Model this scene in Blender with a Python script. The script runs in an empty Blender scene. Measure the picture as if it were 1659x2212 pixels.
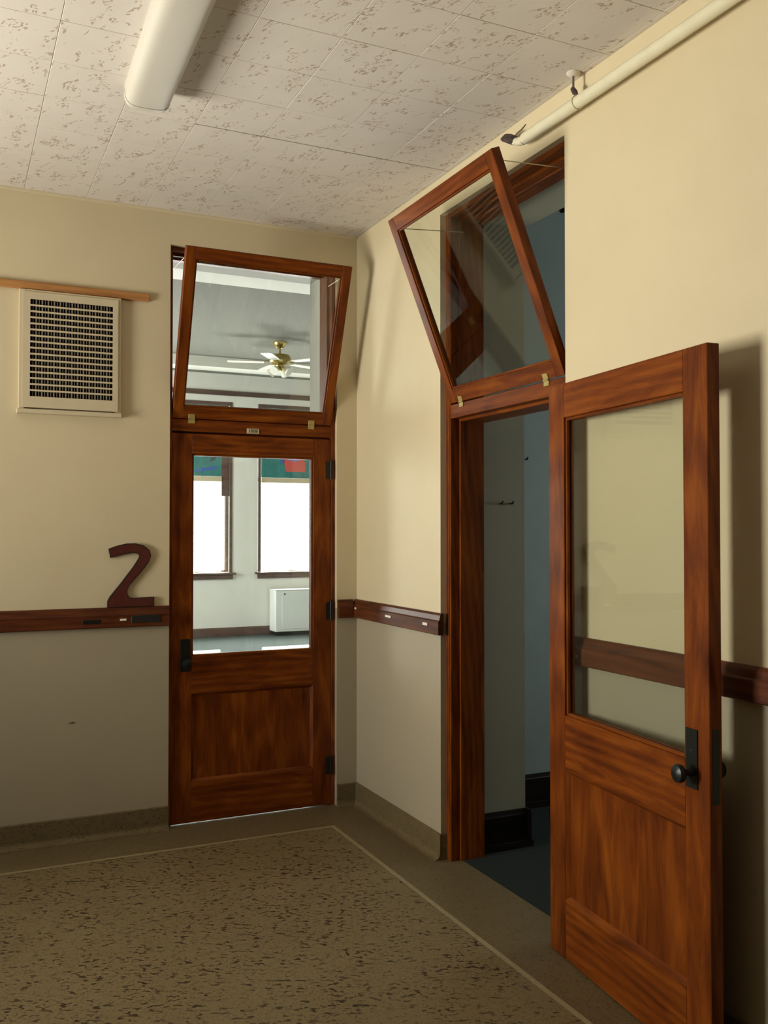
import bpy, bmesh, math, random
from mathutils import Vector, Matrix
random.seed(4)
SC = bpy.context.scene
COL = SC.collection
PI = math.pi
R = math.radians

# ------------------------------------------------------------------ camera, world, lights, exposure
cam = bpy.data.cameras.new('camera')
cam.sensor_fit = 'HORIZONTAL'; cam.sensor_width = 36.0; cam.lens = 36.0 * 2003.2 / 1659
cam.clip_start = 0.02
camo = bpy.data.objects.new('camera', cam); COL.objects.link(camo)
camo.location = (-2.1846, -5.0458, 1.6041)
camo.rotation_euler = (R(90 + 1.154), 0, R(-25.09))
SC.camera = camo

world = bpy.data.worlds.new('daylight'); SC.world = world
world.use_nodes = True
bg = world.node_tree.nodes['Background']
bg.inputs[0].default_value = (0.92, 0.96, 1.0, 1); bg.inputs[1].default_value = 7.0

def area(name, loc, rot, sx, sy, power, color):
    l = bpy.data.lights.new(name, 'AREA'); l.shape = 'RECTANGLE'; l.size = sx; l.size_y = sy
    l.energy = power; l.color = color
    o = bpy.data.objects.new(name, l); COL.objects.link(o); o.location = loc; o.rotation_euler = rot
    return o
# daylight entering through the hall window (left, out of view), the two far classroom windows and the side room window
area('hall_window_daylight', (-4.76, -1.36, 1.60), (R(90 + 21), 0, R(-90 - 14)), 1.0, 1.5, 87, (1.0, 0.94, 0.82)).data.spread = R(115)
area('classroom_window_daylight', (1.15, 8.72, 1.7), (R(82), 0, R(180)), 1.0, 1.35, 110, (1.0, 0.975, 0.92)).data.spread = R(155)
area('classroom_window_daylight', (2.70, 8.72, 1.7), (R(82), 0, R(180)), 1.0, 1.35, 110, (1.0, 0.975, 0.92)).data.spread = R(155)
area('classroom_added_fill', (-3.52, 6.4, 2.1), (R(90), 0, R(-90)), 2.2, 2.2, 290, (1.0, 0.975, 0.93))  # added fill lamp at an invented window, brightens the far classroom wall
area('side_room_window_daylight', (3.40, -1.9, 1.9), (R(90), 0, R(90)), 1.1, 1.5, 8, (0.95, 1.0, 0.92))
sun = bpy.data.lights.new('sun', 'SUN'); sun.energy = 90; sun.angle = R(0.6); sun.color = (1.0, 0.97, 0.92)
suno = bpy.data.objects.new('sun', sun); COL.objects.link(suno)
sd = Vector((-0.30, -1.0, -0.66)).normalized()
suno.rotation_euler = sd.to_track_quat('-Z', 'Y').to_euler()

vs = SC.view_settings
vs.view_transform = 'Standard'; vs.look = 'None'; vs.gamma = 1.0; vs.use_curve_mapping = False
vs.exposure = 0.0
SC.cycles.use_denoising = True
SC.cycles.sample_clamp_indirect = 4.0
SC.cycles.max_bounces = 10; SC.cycles.diffuse_bounces = 5; SC.cycles.transparent_max_bounces = 16

# ------------------------------------------------------------------ materials
def newmat(name):
    m = bpy.data.materials.new(name); m.use_nodes = True
    nt = m.node_tree; b = nt.nodes['Principled BSDF']
    return m, nt, b
def plain(name, col, rough=0.6, metal=0.0, noise=0.0, scale=30.0, spec=0.5):
    m, nt, b = newmat(name)
    b.inputs['Roughness'].default_value = rough; b.inputs['Metallic'].default_value = metal
    b.inputs['Specular IOR Level'].default_value = spec
    if noise:
        g = nt.nodes.new('ShaderNodeNewGeometry')
        n = nt.nodes.new('ShaderNodeTexNoise'); n.inputs['Scale'].default_value = scale; n.inputs['Detail'].default_value = 4
        r = nt.nodes.new('ShaderNodeValToRGB')
        r.color_ramp.elements[0].position = 0.3; r.color_ramp.elements[1].position = 0.7
        r.color_ramp.elements[0].color = tuple(c * (1 - noise) for c in col) + (1,)
        r.color_ramp.elements[1].color = tuple(min(1, c * (1 + noise)) for c in col) + (1,)
        nt.links.new(g.outputs['Position'], n.inputs['Vector'])
        nt.links.new(n.outputs['Fac'], r.inputs['Fac']); nt.links.new(r.outputs['Color'], b.inputs['Base Color'])
    else:
        b.inputs['Base Color'].default_value = (*col, 1)
    return m
def math_node(nt, op, a, bval=None, clamp=False):
    n = nt.nodes.new('ShaderNodeMath'); n.operation = op; n.use_clamp = clamp
    for i, v in enumerate((a, bval)):
        if v is None: continue
        if isinstance(v, (int, float)): n.inputs[i].default_value = v
        else: nt.links.new(v, n.inputs[i])
    return n.outputs[0]
def mix(nt, fac, c1, c2):
    n = nt.nodes.new('ShaderNodeMix'); n.data_type = 'RGBA'
    for sock, v in ((n.inputs[0], fac), (n.inputs[6], c1), (n.inputs[7], c2)):
        if isinstance(v, (int, float)): sock.default_value = v
        elif isinstance(v, tuple): sock.default_value = (*v, 1)
        else: nt.links.new(v, sock)
    return n.outputs[2]
def noise(nt, vec, scale, detail=2.0, rough=0.5, dist=0.0):
    n = nt.nodes.new('ShaderNodeTexNoise'); n.inputs['Scale'].default_value = scale
    n.inputs['Detail'].default_value = detail; n.inputs['Roughness'].default_value = rough; n.inputs['Distortion'].default_value = dist
    nt.links.new(vec, n.inputs['Vector']); return n.outputs['Fac']
def step(nt, v, lo, hi):
    n = nt.nodes.new('ShaderNodeMapRange'); n.interpolation_type = 'SMOOTHSTEP'
    n.inputs['From Min'].default_value = lo; n.inputs['From Max'].default_value = hi
    nt.links.new(v, n.inputs['Value']); return n.outputs[0]
def mapping(nt, vec, scale=(1, 1, 1), rot=(0, 0, 0), loc=(0, 0, 0)):
    n = nt.nodes.new('ShaderNodeMapping'); n.vector_type = 'TEXTURE'
    n.inputs['Scale'].default_value = tuple(1.0 / max(k, 1e-6) for k in scale)
    n.inputs['Rotation'].default_value = rot; n.inputs['Location'].default_value = loc
    nt.links.new(vec, n.inputs['Vector']); return n.outputs[0]
def bump(nt, b, h, strength, dist=0.002):
    n = nt.nodes.new('ShaderNodeBump'); n.inputs['Strength'].default_value = strength; n.inputs['Distance'].default_value = dist
    nt.links.new(h, n.inputs['Height']); nt.links.new(n.outputs[0], b.inputs['Normal'])

def wall_paint(name, upper, lower, room=None, axis=None, room_at=0.1):
    """cream paint above the rail, greyer paint below; the rooms behind have their own paint"""
    m, nt, b = newmat(name)
    g = nt.nodes.new('ShaderNodeNewGeometry'); pos = g.outputs['Position']
    sep = nt.nodes.new('ShaderNodeSeparateXYZ'); nt.links.new(pos, sep.inputs[0])
    c = mix(nt, step(nt, sep.outputs[2], 1.148, 1.152), lower, upper)
    blotch = noise(nt, pos, 2.2, 4, 0.6)
    c = mix(nt, step(nt, blotch, 0.35, 0.75), c, mix(nt, 0.16, c, (0.50, 0.40, 0.25)))
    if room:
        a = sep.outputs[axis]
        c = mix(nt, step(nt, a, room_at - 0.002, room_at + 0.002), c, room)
    nt.links.new(c, b.inputs['Base Color']); b.inputs['Roughness'].default_value = 0.55
    b.inputs['Specular IOR Level'].default_value = 0.35
    bump(nt, b, noise(nt, pos, 90, 3), 0.06, 0.003)
    return m
UP = (0.66, 0.565, 0.370); LOW = (0.385, 0.333, 0.235)
M = {}
M['wall_back'] = wall_paint('cream_wall_paint_back', UP, LOW, (0.62, 0.61, 0.54), 1, 0.18)
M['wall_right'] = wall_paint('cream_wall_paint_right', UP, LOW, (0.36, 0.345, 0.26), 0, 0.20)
M['wall_hall'] = wall_paint('cream_wall_paint_hall', UP, LOW)
M['side_room_wall'] = plain('blue_grey_side_room_paint', (0.28, 0.335, 0.32), 0.7, 0, 0.06, 3)
M['class_wall'] = plain('off_white_classroom_paint', (0.80, 0.79, 0.73), 0.7, 0, 0.03, 3)

def wood(name, axis, dark=(0.060, 0.0115, 0.0018), mid=(0.155, 0.034, 0.003), light=(0.27, 0.074, 0.006), rough=0.40):
    m, nt, b = newmat(name)
    tc = nt.nodes.new('ShaderNodeTexCoord'); oi = nt.nodes.new('ShaderNodeObjectInfo')
    add = nt.nodes.new('ShaderNodeVectorMath'); add.operation = 'ADD'
    nt.links.new(tc.outputs['Object'], add.inputs[0]); nt.links.new(oi.outputs['Random'], add.inputs[1])
    sc = [7.0, 7.0, 7.0]; sc[axis] = 1.3
    v = mapping(nt, add.outputs[0], tuple(sc))
    big = noise(nt, v, 1.6, 5, 0.6, 1.2)
    sc2 = [160.0, 160.0, 160.0]; sc2[axis] = 6.0
    fine = noise(nt, mapping(nt, add.outputs[0], tuple(sc2)), 1.0, 3, 0.7)
    w = nt.nodes.new('ShaderNodeTexWave'); w.wave_type = 'RINGS'; w.inputs['Scale'].default_value = 1.3
    w.inputs['Distortion'].default_value = 5.0; w.inputs['Detail'].default_value = 3; w.inputs['Detail Scale'].default_value = 1.2
    nt.links.new(v, w.inputs['Vector'])
    t = math_node(nt, 'ADD', math_node(nt, 'MULTIPLY', big, 0.85), math_node(nt, 'MULTIPLY', w.outputs['Fac'], 0.12))
    t = math_node(nt, 'ADD', t, math_node(nt, 'MULTIPLY', math_node(nt, 'SUBTRACT', fine, 0.5), 0.30))
    r = nt.nodes.new('ShaderNodeValToRGB'); e = r.color_ramp.elements
    e[0].position = 0.25; e[0].color = (*dark, 1); e[1].position = 0.75; e[1].color = (*light, 1)
    x = e.new(0.48); x.color = (*mid, 1)
    nt.links.new(t, r.inputs['Fac']); nt.links.new(r.outputs['Color'], b.inputs['Base Color'])
    b.inputs['Roughness'].default_value = rough; b.inputs['Specular IOR Level'].default_value = 0.16
    bump(nt, b, fine, 0.12, 0.001)
    return m
M['wood_x'] = wood('varnished_oak_grain_x', 0); M['wood_y'] = wood('varnished_oak_grain_y', 1); M['wood_z'] = wood('varnished_oak_grain_z', 2)
M['rail_x'] = wood('dark_rail_oak_x', 0, (0.040, 0.011, 0.005), (0.095, 0.027, 0.010), (0.150, 0.046, 0.016), 0.35)
M['rail_y'] = wood('dark_rail_oak_y', 1, (0.040, 0.011, 0.005), (0.095, 0.027, 0.010), (0.150, 0.046, 0.016), 0.35)
M['pine'] = wood('raw_pine_batten', 0, (0.30, 0.135, 0.045), (0.45, 0.21, 0.07), (0.56, 0.29, 0.11), 0.5)
M['black_wood'] = wood('blackened_skirting', 0, (0.006, 0.004, 0.003), (0.012, 0.008, 0.005), (0.022, 0.014, 0.008), 0.4)
M['class_wood'] = wood('classroom_brown_trim', 0, (0.09, 0.058, 0.048), (0.13, 0.085, 0.072), (0.17, 0.115, 0.10), 0.5)

# ceiling tile: white board with brown fissures in short wriggling clusters
m, nt, b = newmat('fissured_acoustic_tile'); M['tile'] = m
g = nt.nodes.new('ShaderNodeNewGeometry'); oi = nt.nodes.new('ShaderNodeObjectInfo')
off = nt.nodes.new('ShaderNodeVectorMath'); off.operation = 'SCALE'; off.inputs[0].default_value = (7.3, 3.1, 0); nt.links.new(oi.outputs['Random'], off.inputs['Scale'])
add = nt.nodes.new('ShaderNodeVectorMath'); add.operation = 'ADD'; nt.links.new(g.outputs['Position'], add.inputs[0]); nt.links.new(off.outputs[0], add.inputs[1])
v = mapping(nt, add.outputs[0], (1.0, 0.38, 1.0), (0, 0, R(20)))
v2 = mapping(nt, add.outputs[0], (1.0, 0.55, 1.0), (0, 0, R(50)))
f1 = step(nt, noise(nt, v, 105, 1.0, 0.5, 0.3), 0.57, 0.64)
f2 = step(nt, noise(nt, v2, 95, 1.0, 0.5, 0.3), 0.59, 0.67)
clus = step(nt, noise(nt, mapping(nt, add.outputs[0], (1.0, 0.45, 1.0), (0, 0, R(22))), 21, 2, 0.5, 0.6), 0.53, 0.60)
pits = math_node(nt, 'MULTIPLY', math_node(nt, 'MAXIMUM', f1, f2), clus)
base = mix(nt, noise(nt, add.outputs[0], 6, 3), (0.62, 0.575, 0.515), (0.69, 0.645, 0.585))
nt.links.new(mix(nt, math_node(nt, 'MULTIPLY', pits, 0.66), base, (0.30, 0.19, 0.12)), b.inputs['Base Color'])
b.inputs['Roughness'].default_value = 0.85; b.inputs['Specular IOR Level'].default_value = 0.1
bump(nt, b, math_node(nt, 'SUBTRACT', 1.0, pits), 0.25, 0.002)
M['tile_back'] = plain('dark_ceiling_joint', (0.42, 0.33, 0.26), 0.9)

# terrazzo
def terrazzo(name, base1, base2, chip, lo, hi, s, amt, pale=0.0):
    m, nt, b = newmat(name)
    g = nt.nodes.new('ShaderNodeNewGeometry'); p = g.outputs['Position']
    warp = mapping(nt, p, (0.55, 1.0, 1.0), (0, 0, R(-25)))
    c = mix(nt, noise(nt, p, 3, 3), base1, base2)
    c1 = step(nt, noise(nt, warp, s, 1.5, 0.5, 0.4), lo, hi)
    c2 = step(nt, noise(nt, mapping(nt, p, (1, 1, 1), (0, 0, 0), (4, 2, 7)), s * 2.1, 1.0), lo + 0.03, hi + 0.03)
    clus = step(nt, noise(nt, mapping(nt, p, (1, 1, 1), (0, 0, 0), (9, 5, 1)), s * 0.22, 2), 0.36, 0.56)
    f = math_node(nt, 'MULTIPLY', math_node(nt, 'MAXIMUM', math_node(nt, 'MULTIPLY', c1, clus), math_node(nt, 'MULTIPLY', c2, 0.45)), amt)
    c = mix(nt, f, c, chip)
    if pale:
        pc = step(nt, noise(nt, mapping(nt, p, (1, 1, 1), (0, 0, 0), (1, 8, 3)), s * 1.3, 1.0), 0.62, 0.68)
        c = mix(nt, math_node(nt, 'MULTIPLY', pc, pale), c, tuple(min(1, x * 1.6) for x in base2))
    nt.links.new(c, b.inputs['Base Color'])
    b.inputs['Roughness'].default_value = 0.45; b.inputs['Specular IOR Level'].default_value = 0.3
    return m
M['field'] = terrazzo('speckled_terrazzo', (0.190, 0.142, 0.069), (0.235, 0.180, 0.092), (0.028, 0.017, 0.008), 0.545, 0.62, 62, 0.9, 0.15)
M['border'] = terrazzo('fine_terrazzo_border', (0.140, 0.102, 0.048), (0.185, 0.139, 0.068), (0.045, 0.030, 0.013), 0.52, 0.62, 130, 0.6, 0.35)
M['divider'] = plain('pale_terrazzo_divider', (0.32, 0.26, 0.145), 0.5, 0, 0.12, 60)
M['carpet'] = plain('slate_carpet', (0.024, 0.030, 0.028), 0.95, 0, 0.25, 220, 0.1)
M['class_carpet'] = plain('dark_teal_carpet', (0.085, 0.105, 0.100), 0.95, 0, 0.2, 90, 0.1)
M['cream'] = plain('cream_enamel', (0.60, 0.51, 0.345), 0.4, 0, 0.03, 12)
M['vane'] = plain('grey_register_vane', (0.26, 0.22, 0.16), 0.5)
M['dark'] = plain('dark_duct', (0.012, 0.010, 0.008), 0.8)
M['pipe'] = plain('painted_pipe_wrap', (0.70, 0.65, 0.47), 0.55, 0, 0.04, 14)
M['lens'] = plain('fixture_plastic', (0.54, 0.51, 0.44), 0.5, 0, 0.02, 6)
M['fix_white'] = plain('fixture_enamel', (0.74, 0.68, 0.58), 0.4)
M['iron'] = plain('dark_bronze_hardware', (0.020, 0.024, 0.021), 0.35, 0.6)
M['black'] = plain('black_metal', (0.012, 0.013, 0.012), 0.5)
M['soot'] = plain('torn_dark_lagging', (0.07, 0.05, 0.045), 0.9, 0, 0.5, 40)
M['steel'] = plain('dull_steel', (0.22, 0.20, 0.17), 0.45, 0.7)
M['brass'] = plain('old_brass', (0.42, 0.34, 0.12), 0.4, 0.35)
M['plate'] = plain('pale_number_plate', (0.55, 0.48, 0.33), 0.5)
M['tab'] = plain('white_paper_tab', (0.80, 0.74, 0.62), 0.6)
M['maroon'] = plain('maroon_number_face', (0.085, 0.017, 0.012), 0.4, 0, 0.15, 40)
M['wire'] = plain('stay_wire', (0.45, 0.38, 0.27), 0.4, 0.6)
M['white_enamel'] = plain('white_cabinet_enamel', (0.80, 0.82, 0.80), 0.35)
M['class_ceiling'] = plain('classroom_ceiling_board', (0.20, 0.20, 0.170), 0.85, 0, 0.08, 25)
M['gold'] = plain('fan_brass', (0.55, 0.42, 0.14), 0.25, 0.9)
M['fan_white'] = plain('fan_blade', (0.62, 0.58, 0.52), 0.4)
M['shade_glass'] = plain('frosted_shade', (0.85, 0.83, 0.75), 0.3)
M['teal'] = plain('teal_window_paper', (0.035, 0.20, 0.19), 0.7, 0, 0.25, 9)
M['red'] = plain('red_paper', (0.62, 0.10, 0.085), 0.7)
M['purple'] = plain('violet_paper', (0.33, 0.20, 0.42), 0.7)
M['blue'] = plain('blue_paper', (0.06, 0.14, 0.42), 0.7)
M['dusk'] = plain('dark_paper_mark', (0.05, 0.07, 0.09), 0.7)

m, nt, b = newmat('clear_glass'); M['glass'] = m
nt.nodes.remove(b); out = nt.nodes['Material Output']
tr = nt.nodes.new('ShaderNodeBsdfTransparent'); tr.inputs[0].default_value = (0.93, 0.95, 0.93, 1)
gl = nt.nodes.new('ShaderNodeBsdfGlossy'); gl.inputs['Roughness'].default_value = 0.012
fr = nt.nodes.new('ShaderNodeFresnel'); ge = nt.nodes.new('ShaderNodeNewGeometry')
nt.links.new(math_node(nt, 'ADD', 1.5, math_node(nt, 'MULTIPLY', ge.outputs['Backfacing'], 1 / 1.5 - 1.5)), fr.inputs[0])   # same reflectance on both faces of the pane
mx = nt.nodes.new('ShaderNodeMixShader')
nt.links.new(fr.outputs[0], mx.inputs[0]); nt.links.new(tr.outputs[0], mx.inputs[1]); nt.links.new(gl.outputs[0], mx.inputs[2])
nt.links.new(mx.outputs[0], out.inputs[0])

m, nt, b = newmat('blind_slat_vinyl'); M['slat'] = m
b.inputs['Base Color'].default_value = (0.82, 0.83, 0.80, 1); b.inputs['Roughness'].default_value = 0.5
out = nt.nodes['Material Output']; tl = nt.nodes.new('ShaderNodeBsdfTranslucent'); tl.inputs[0].default_value = (0.8, 0.8, 0.75, 1)
mx = nt.nodes.new('ShaderNodeMixShader'); mx.inputs[0].default_value = 0.45
nt.links.new(b.outputs[0], mx.inputs[1]); nt.links.new(tl.outputs[0], mx.inputs[2]); nt.links.new(mx.outputs[0], out.inputs[0])

# ------------------------------------------------------------------ mesh helpers
def bx(bm, x0, x1, y0, y1, z0, z1):
    vs_ = [bm.verts.new((x, y, z)) for z in (z0, z1) for y in (y0, y1) for x in (x0, x1)]
    for f in ((0, 2, 3, 1), (4, 5, 7, 6), (0, 1, 5, 4), (2, 6, 7, 3), (0, 4, 6, 2), (1, 3, 7, 5)):
        bm.faces.new([vs_[i] for i in f])
    return vs_
def tube(bm, pts, r, seg=12, cap=True):
    rings = []
    pts = [Vector(p) for p in pts]
    for i, p in enumerate(pts):
        d = (pts[min(i + 1, len(pts) - 1)] - pts[max(i - 1, 0)]).normalized()
        a = Vector((0, 0, 1)) if abs(d.z) < 0.9 else Vector((1, 0, 0))
        s = d.cross(a).normalized(); t = s.cross(d)
        rr = r[i] if isinstance(r, (list, tuple)) else r
        rings.append([bm.verts.new(p + (s * math.cos(2 * PI * k / seg) + t * math.sin(2 * PI * k / seg)) * rr) for k in range(seg)])
    for a, c in zip(rings, rings[1:]):
        for k in range(seg):
            bm.faces.new((a[k], a[(k + 1) % seg], c[(k + 1) % seg], c[k]))
    if cap:
        bm.faces.new(list(reversed(rings[0]))); bm.faces.new(rings[-1])
def lathe(bm, prof, o, axis, seg=20):
    """prof: (radius, distance along axis)"""
    ax = Vector(axis).normalized(); a = Vector((0, 0, 1)) if abs(ax.z) < 0.9 else Vector((1, 0, 0))
    s = ax.cross(a).normalized(); t = s.cross(ax); o = Vector(o); rings = []
    for r, h in prof:
        rings.append([bm.verts.new(o + ax * h + (s * math.cos(2 * PI * k / seg) + t * math.sin(2 * PI * k / seg)) * max(r, 1e-4)) for k in range(seg)])
    for p, c in zip(rings, rings[1:]):
        for k in range(seg):
            bm.faces.new((p[k], p[(k + 1) % seg], c[(k + 1) % seg], c[k]))
    bm.faces.new(list(reversed(rings[0]))); bm.faces.new(rings[-1])
def prism(bm, poly, y0, y1, plane='xz'):
    """extrude a polygon (2D) between two values of the third axis"""
    def P(a, c, d): return (a, d, c) if plane == 'xz' else ((d, a, c) if plane == 'yz' else (a, c, d))
    A = [bm.verts.new(P(a, c, y0)) for a, c in poly]; B = [bm.verts.new(P(a, c, y1)) for a, c in poly]
    bm.faces.new(A); bm.faces.new(list(reversed(B)))
    n = len(poly)
    for i in range(n):
        bm.faces.new((A[(i + 1) % n], A[i], B[i], B[(i + 1) % n]))
def mk(name, bm, mat, parent=None, bevel=0.0, seg=1, smooth=False, loc=None, rot=None):
    bmesh.ops.recalc_face_normals(bm, faces=bm.faces[:])
    if bevel:
        bmesh.ops.bevel(bm, geom=bm.edges[:], offset=bevel, segments=seg, affect='EDGES', profile=0.6, clamp_overlap=True)
    me = bpy.data.meshes.new(name); bm.to_mesh(me); bm.free()
    if smooth:
        me.polygons.foreach_set('use_smooth', [True] * len(me.polygons))
        try: me.set_sharp_from_angle(angle=R(40))
        except Exception: pass
    if mat:
        for mm in (mat if isinstance(mat, (list, tuple)) else [mat]): me.materials.append(M[mm])
    o = bpy.data.objects.new(name, me); COL.objects.link(o)
    if parent is not None: o.parent = parent
    if loc: o.location = loc
    if rot: o.rotation_euler = rot
    return o
def box(name, dims, mat, parent=None, bevel=0.0, seg=1):
    bm = bmesh.new(); bx(bm, *dims); return mk(name, bm, mat, parent, bevel, seg)
def tag(o, label, cat, group=None, kind=None):
    o['label'] = label; o['category'] = cat
    if group: o['group'] = group
    if kind: o['kind'] = kind
    return o
def struct(o, label, cat): return tag(o, label, cat, None, 'structure')
def empty(name, loc=(0, 0, 0), rot=(0, 0, 0)):
    o = bpy.data.objects.new(name, None); COL.objects.link(o); o.location = loc; o.rotation_euler = rot
    o.empty_display_size = 0.1
    return o

# ------------------------------------------------------------------ measures
H = 3.35                                   # hall ceiling
BX0, BX1 = -1.106, -0.127                  # plaster opening in the back wall
RY0, RY1 = -1.035, -2.060                  # plaster opening in the right wall
OT = 3.166                                 # opening head
BT, RT = 0.455, 0.49                       # wall thicknesses
HX, HY = -4.80, -12.0                       # hall extent
CX0, CX1, CY1, CZ = -3.6, 5.2, 8.8, 4.0    # classroom
SX1, SY0, SY1 = 3.5, -4.2, -0.5            # side room

# ------------------------------------------------------------------ walls
bm = bmesh.new()
bx(bm, HX - 0.2, BX0, 0, BT, -0.05, CZ + 0.1); bx(bm, BX1, 0.0, 0, BT, -0.05, CZ + 0.1); bx(bm, BX0, BX1, 0, BT, OT, CZ + 0.1)
bx(bm, 0.0, CX1 + 0.2, 0, BT, -0.05, CZ + 0.1)
struct(mk('wall_back', bm, 'wall_back'), 'cream upper and greyish lower painted wall with the closed glazed door', 'wall')
bm = bmesh.new()
bx(bm, 0, RT, RY0, 0.0, -0.05, CZ + 0.1); bx(bm, 0, RT, HY - 0.2, RY1, -0.05, CZ + 0.1); bx(bm, 0, RT, RY1, RY0, OT, CZ + 0.1)
struct(mk('wall_right', bm, 'wall_right'), 'cream wall on the right with the open doorway', 'wall')
bm = bmesh.new()      # wall at the left end of the hall with its window opening
wy0, wy1, wz0, wz1 = -1.96, -0.76, 0.80, 2.40
bx(bm, HX - 0.2, HX, HY, wy0, 0, H + .1); bx(bm, HX - 0.2, HX, wy1, 0, 0, H + .1)
bx(bm, HX - 0.2, HX, wy0, wy1, 0, wz0); bx(bm, HX - 0.2, HX, wy0, wy1, wz1, H + .1)
struct(mk('wall_left', bm, 'wall_hall'), 'cream wall at the left end of the hall with a window', 'wall')
bm = bmesh.new(); bx(bm, HX, 0, HY - 0.2, HY, 0, H + .1)
struct(mk('wall_front', bm, 'wall_hall'), 'cream hall wall behind the viewer', 'wall')

w = empty('window_hall', (HX - 0.12, (wy0 + wy1) / 2, wz0)); struct(w, 'window at the left end of the hall, outside the view', 'window')
hw, hh = (wy1 - wy0) / 2, wz1 - wz0
for nm, d in (('stile', (-.03, .03, -hw, -hw + .06, 0, hh)), ('stile', (-.03, .03, hw - .06, hw, 0, hh)),
              ('rail', (-.03, .03, -hw + .06, hw - .06, 0, .07)), ('rail', (-.03, .03, -hw + .06, hw - .06, hh - .06, hh)),
              ('rail', (-.03, .03, -hw + .06, hw - .06, hh / 2 - .025, hh / 2 + .025))):
    box(nm, d, 'wood_z', w)
box('pane', (-.003, .003, -hw + .06, hw - .06, .07, hh / 2 - .025), 'glass', w)
box('pane', (-.003, .003, -hw + .06, hw - .06, hh / 2 + .025, hh - .06), 'glass', w)

# ------------------------------------------------------------------ hall floor
fl = box('floor', (HX, 0.09, HY, 0.05, -0.06, -0.004), 'border')
struct(fl, 'speckled terrazzo hall floor with a darker border and pale divider line', 'floor')
fx, fy, dw = -0.297, -0.350, 0.022
box('terrazzo_field', (HX, fx, HY, fy, -0.004, 0.0), 'field', fl)
bm = bmesh.new(); bx(bm, HX, fx + dw, fy, fy + dw, -0.004, 0.0004); bx(bm, fx, fx + dw, HY, fy, -0.004, 0.0004)
mk('divider_strip', bm, 'divider', fl)
bm = bmesh.new(); bx(bm, HX, 0.09, fy + dw, 0.05, -0.004, 0.0); bx(bm, fx + dw, 0.09, HY, fy + dw, -0.004, 0.0)
mk('terrazzo_border', bm, 'border', fl)

# cove base of terrazzo: profile (distance from wall, height)
def cove_prof():
    p = [(0.0, 0.0), (0.0, 0.124), (0.009, 0.124), (0.012, 0.121), (0.012, 0.032)]
    for k in range(1, 7):
        a = PI / 2 * k / 6
        p.append((0.012 + 0.030 * (1 - math.cos(a)), 0.002 + 0.030 * (1 - math.sin(a))))
    return p + [(0.042, 0.0)]
bm = bmesh.new()
prism(bm, [(-d, z) for d, z in cove_prof()], HX, BX0, 'yz'); prism(bm, [(-d, z) for d, z in cove_prof()], BX1, 0.0, 'yz')
struct(mk('baseboard_back', bm, 'border'), 'low terrazzo cove base under the wall with the number two', 'baseboard')
bm = bmesh.new()
prism(bm, [(-d, z) for d, z in cove_prof()], 0.0, RY0 - 0.012, 'xz'); prism(bm, [(-d, z) for d, z in cove_prof()], RY1, HY, 'xz')
bx(bm, -0.002, 0.03, RY0 - 0.012, RY0, 0, 0.124)
struct(mk('baseboard_right', bm, 'border'), 'low terrazzo cove base along the right wall', 'baseboard')

# ------------------------------------------------------------------ ceiling and its tiles
ce = box('ceiling', (HX, 0, HY, 0, H + 0.012, H + 0.10), 'tile_back')
struct(ce, 'tiled ceiling of white acoustic squares with brown fissures', 'ceiling')
P = 0.305
xs = [0.0]; x = -0.025
while x > HX: xs.append(x); x -= P
xs.append(HX)
ys = [0.0]; y = -0.21
while y > HY: ys.append(y); y -= P
ys.append(HY)
tile_meshes = {}
def tile_mesh(wx, wy):
    k = (round(wx, 3), round(wy, 3))
    if k not in tile_meshes:
        bm = bmesh.new(); bx(bm, -wx / 2, wx / 2, -wy / 2, wy / 2, 0, 0.012)
        bmesh.ops.recalc_face_normals(bm, faces=bm.faces[:])
        bot = [e for e in bm.edges if all(v.co.z < 1e-5 for v in e.verts)]
        bmesh.ops.bevel(bm, geom=bot, offset=0.0014, segments=1, affect='EDGES')
        me = bpy.data.meshes.new('tile'); bm.to_mesh(me); bm.free(); me.materials.append(M['tile']); tile_meshes[k] = me
    return tile_meshes[k]
far = bmesh.new()
for i in range(len(xs) - 1):
    for j in range(len(ys) - 1):
        x1, x0, y1, y0 = xs[i], xs[i + 1], ys[j], ys[j + 1]
        gx = 0.0012
        if x0 > -2.9 and y0 > -4.4:
            wx, wy = x1 - x0 - gx, y1 - y0 - gx
            cx, cy = (x0 + x1) / 2, (y0 + y1) / 2
            if j == 4 and x1 < -1.2 + 1e-3 + 1.3 and x0 > -1.3: wy -= 0.005; cy -= 0.0025      # the one open joint
            o = bpy.data.objects.new('tile', tile_mesh(wx, wy)); COL.objects.link(o); o.parent = ce
            o.location = (cx, cy, H + random.uniform(-0.0006, 0.0004))
        else:
            bx(far, x0 + gx, x1 - gx, y0 + gx, y1 - gx, H, H + 0.012)
o = mk('tile_remainder', far, 'tile', ce); o['kind'] = 'stuff'
bm = bmesh.new(); prism(bm, [(0, H), (-0.016, H), (-0.013, H - 0.008), (-0.004, H - 0.014), (0, H - 0.014)], HX, 0.0, 'yz')
struct(mk('trim_ceiling', bm, 'cream'), 'thin cream moulding where the back wall meets the ceiling', 'moulding')

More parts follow.
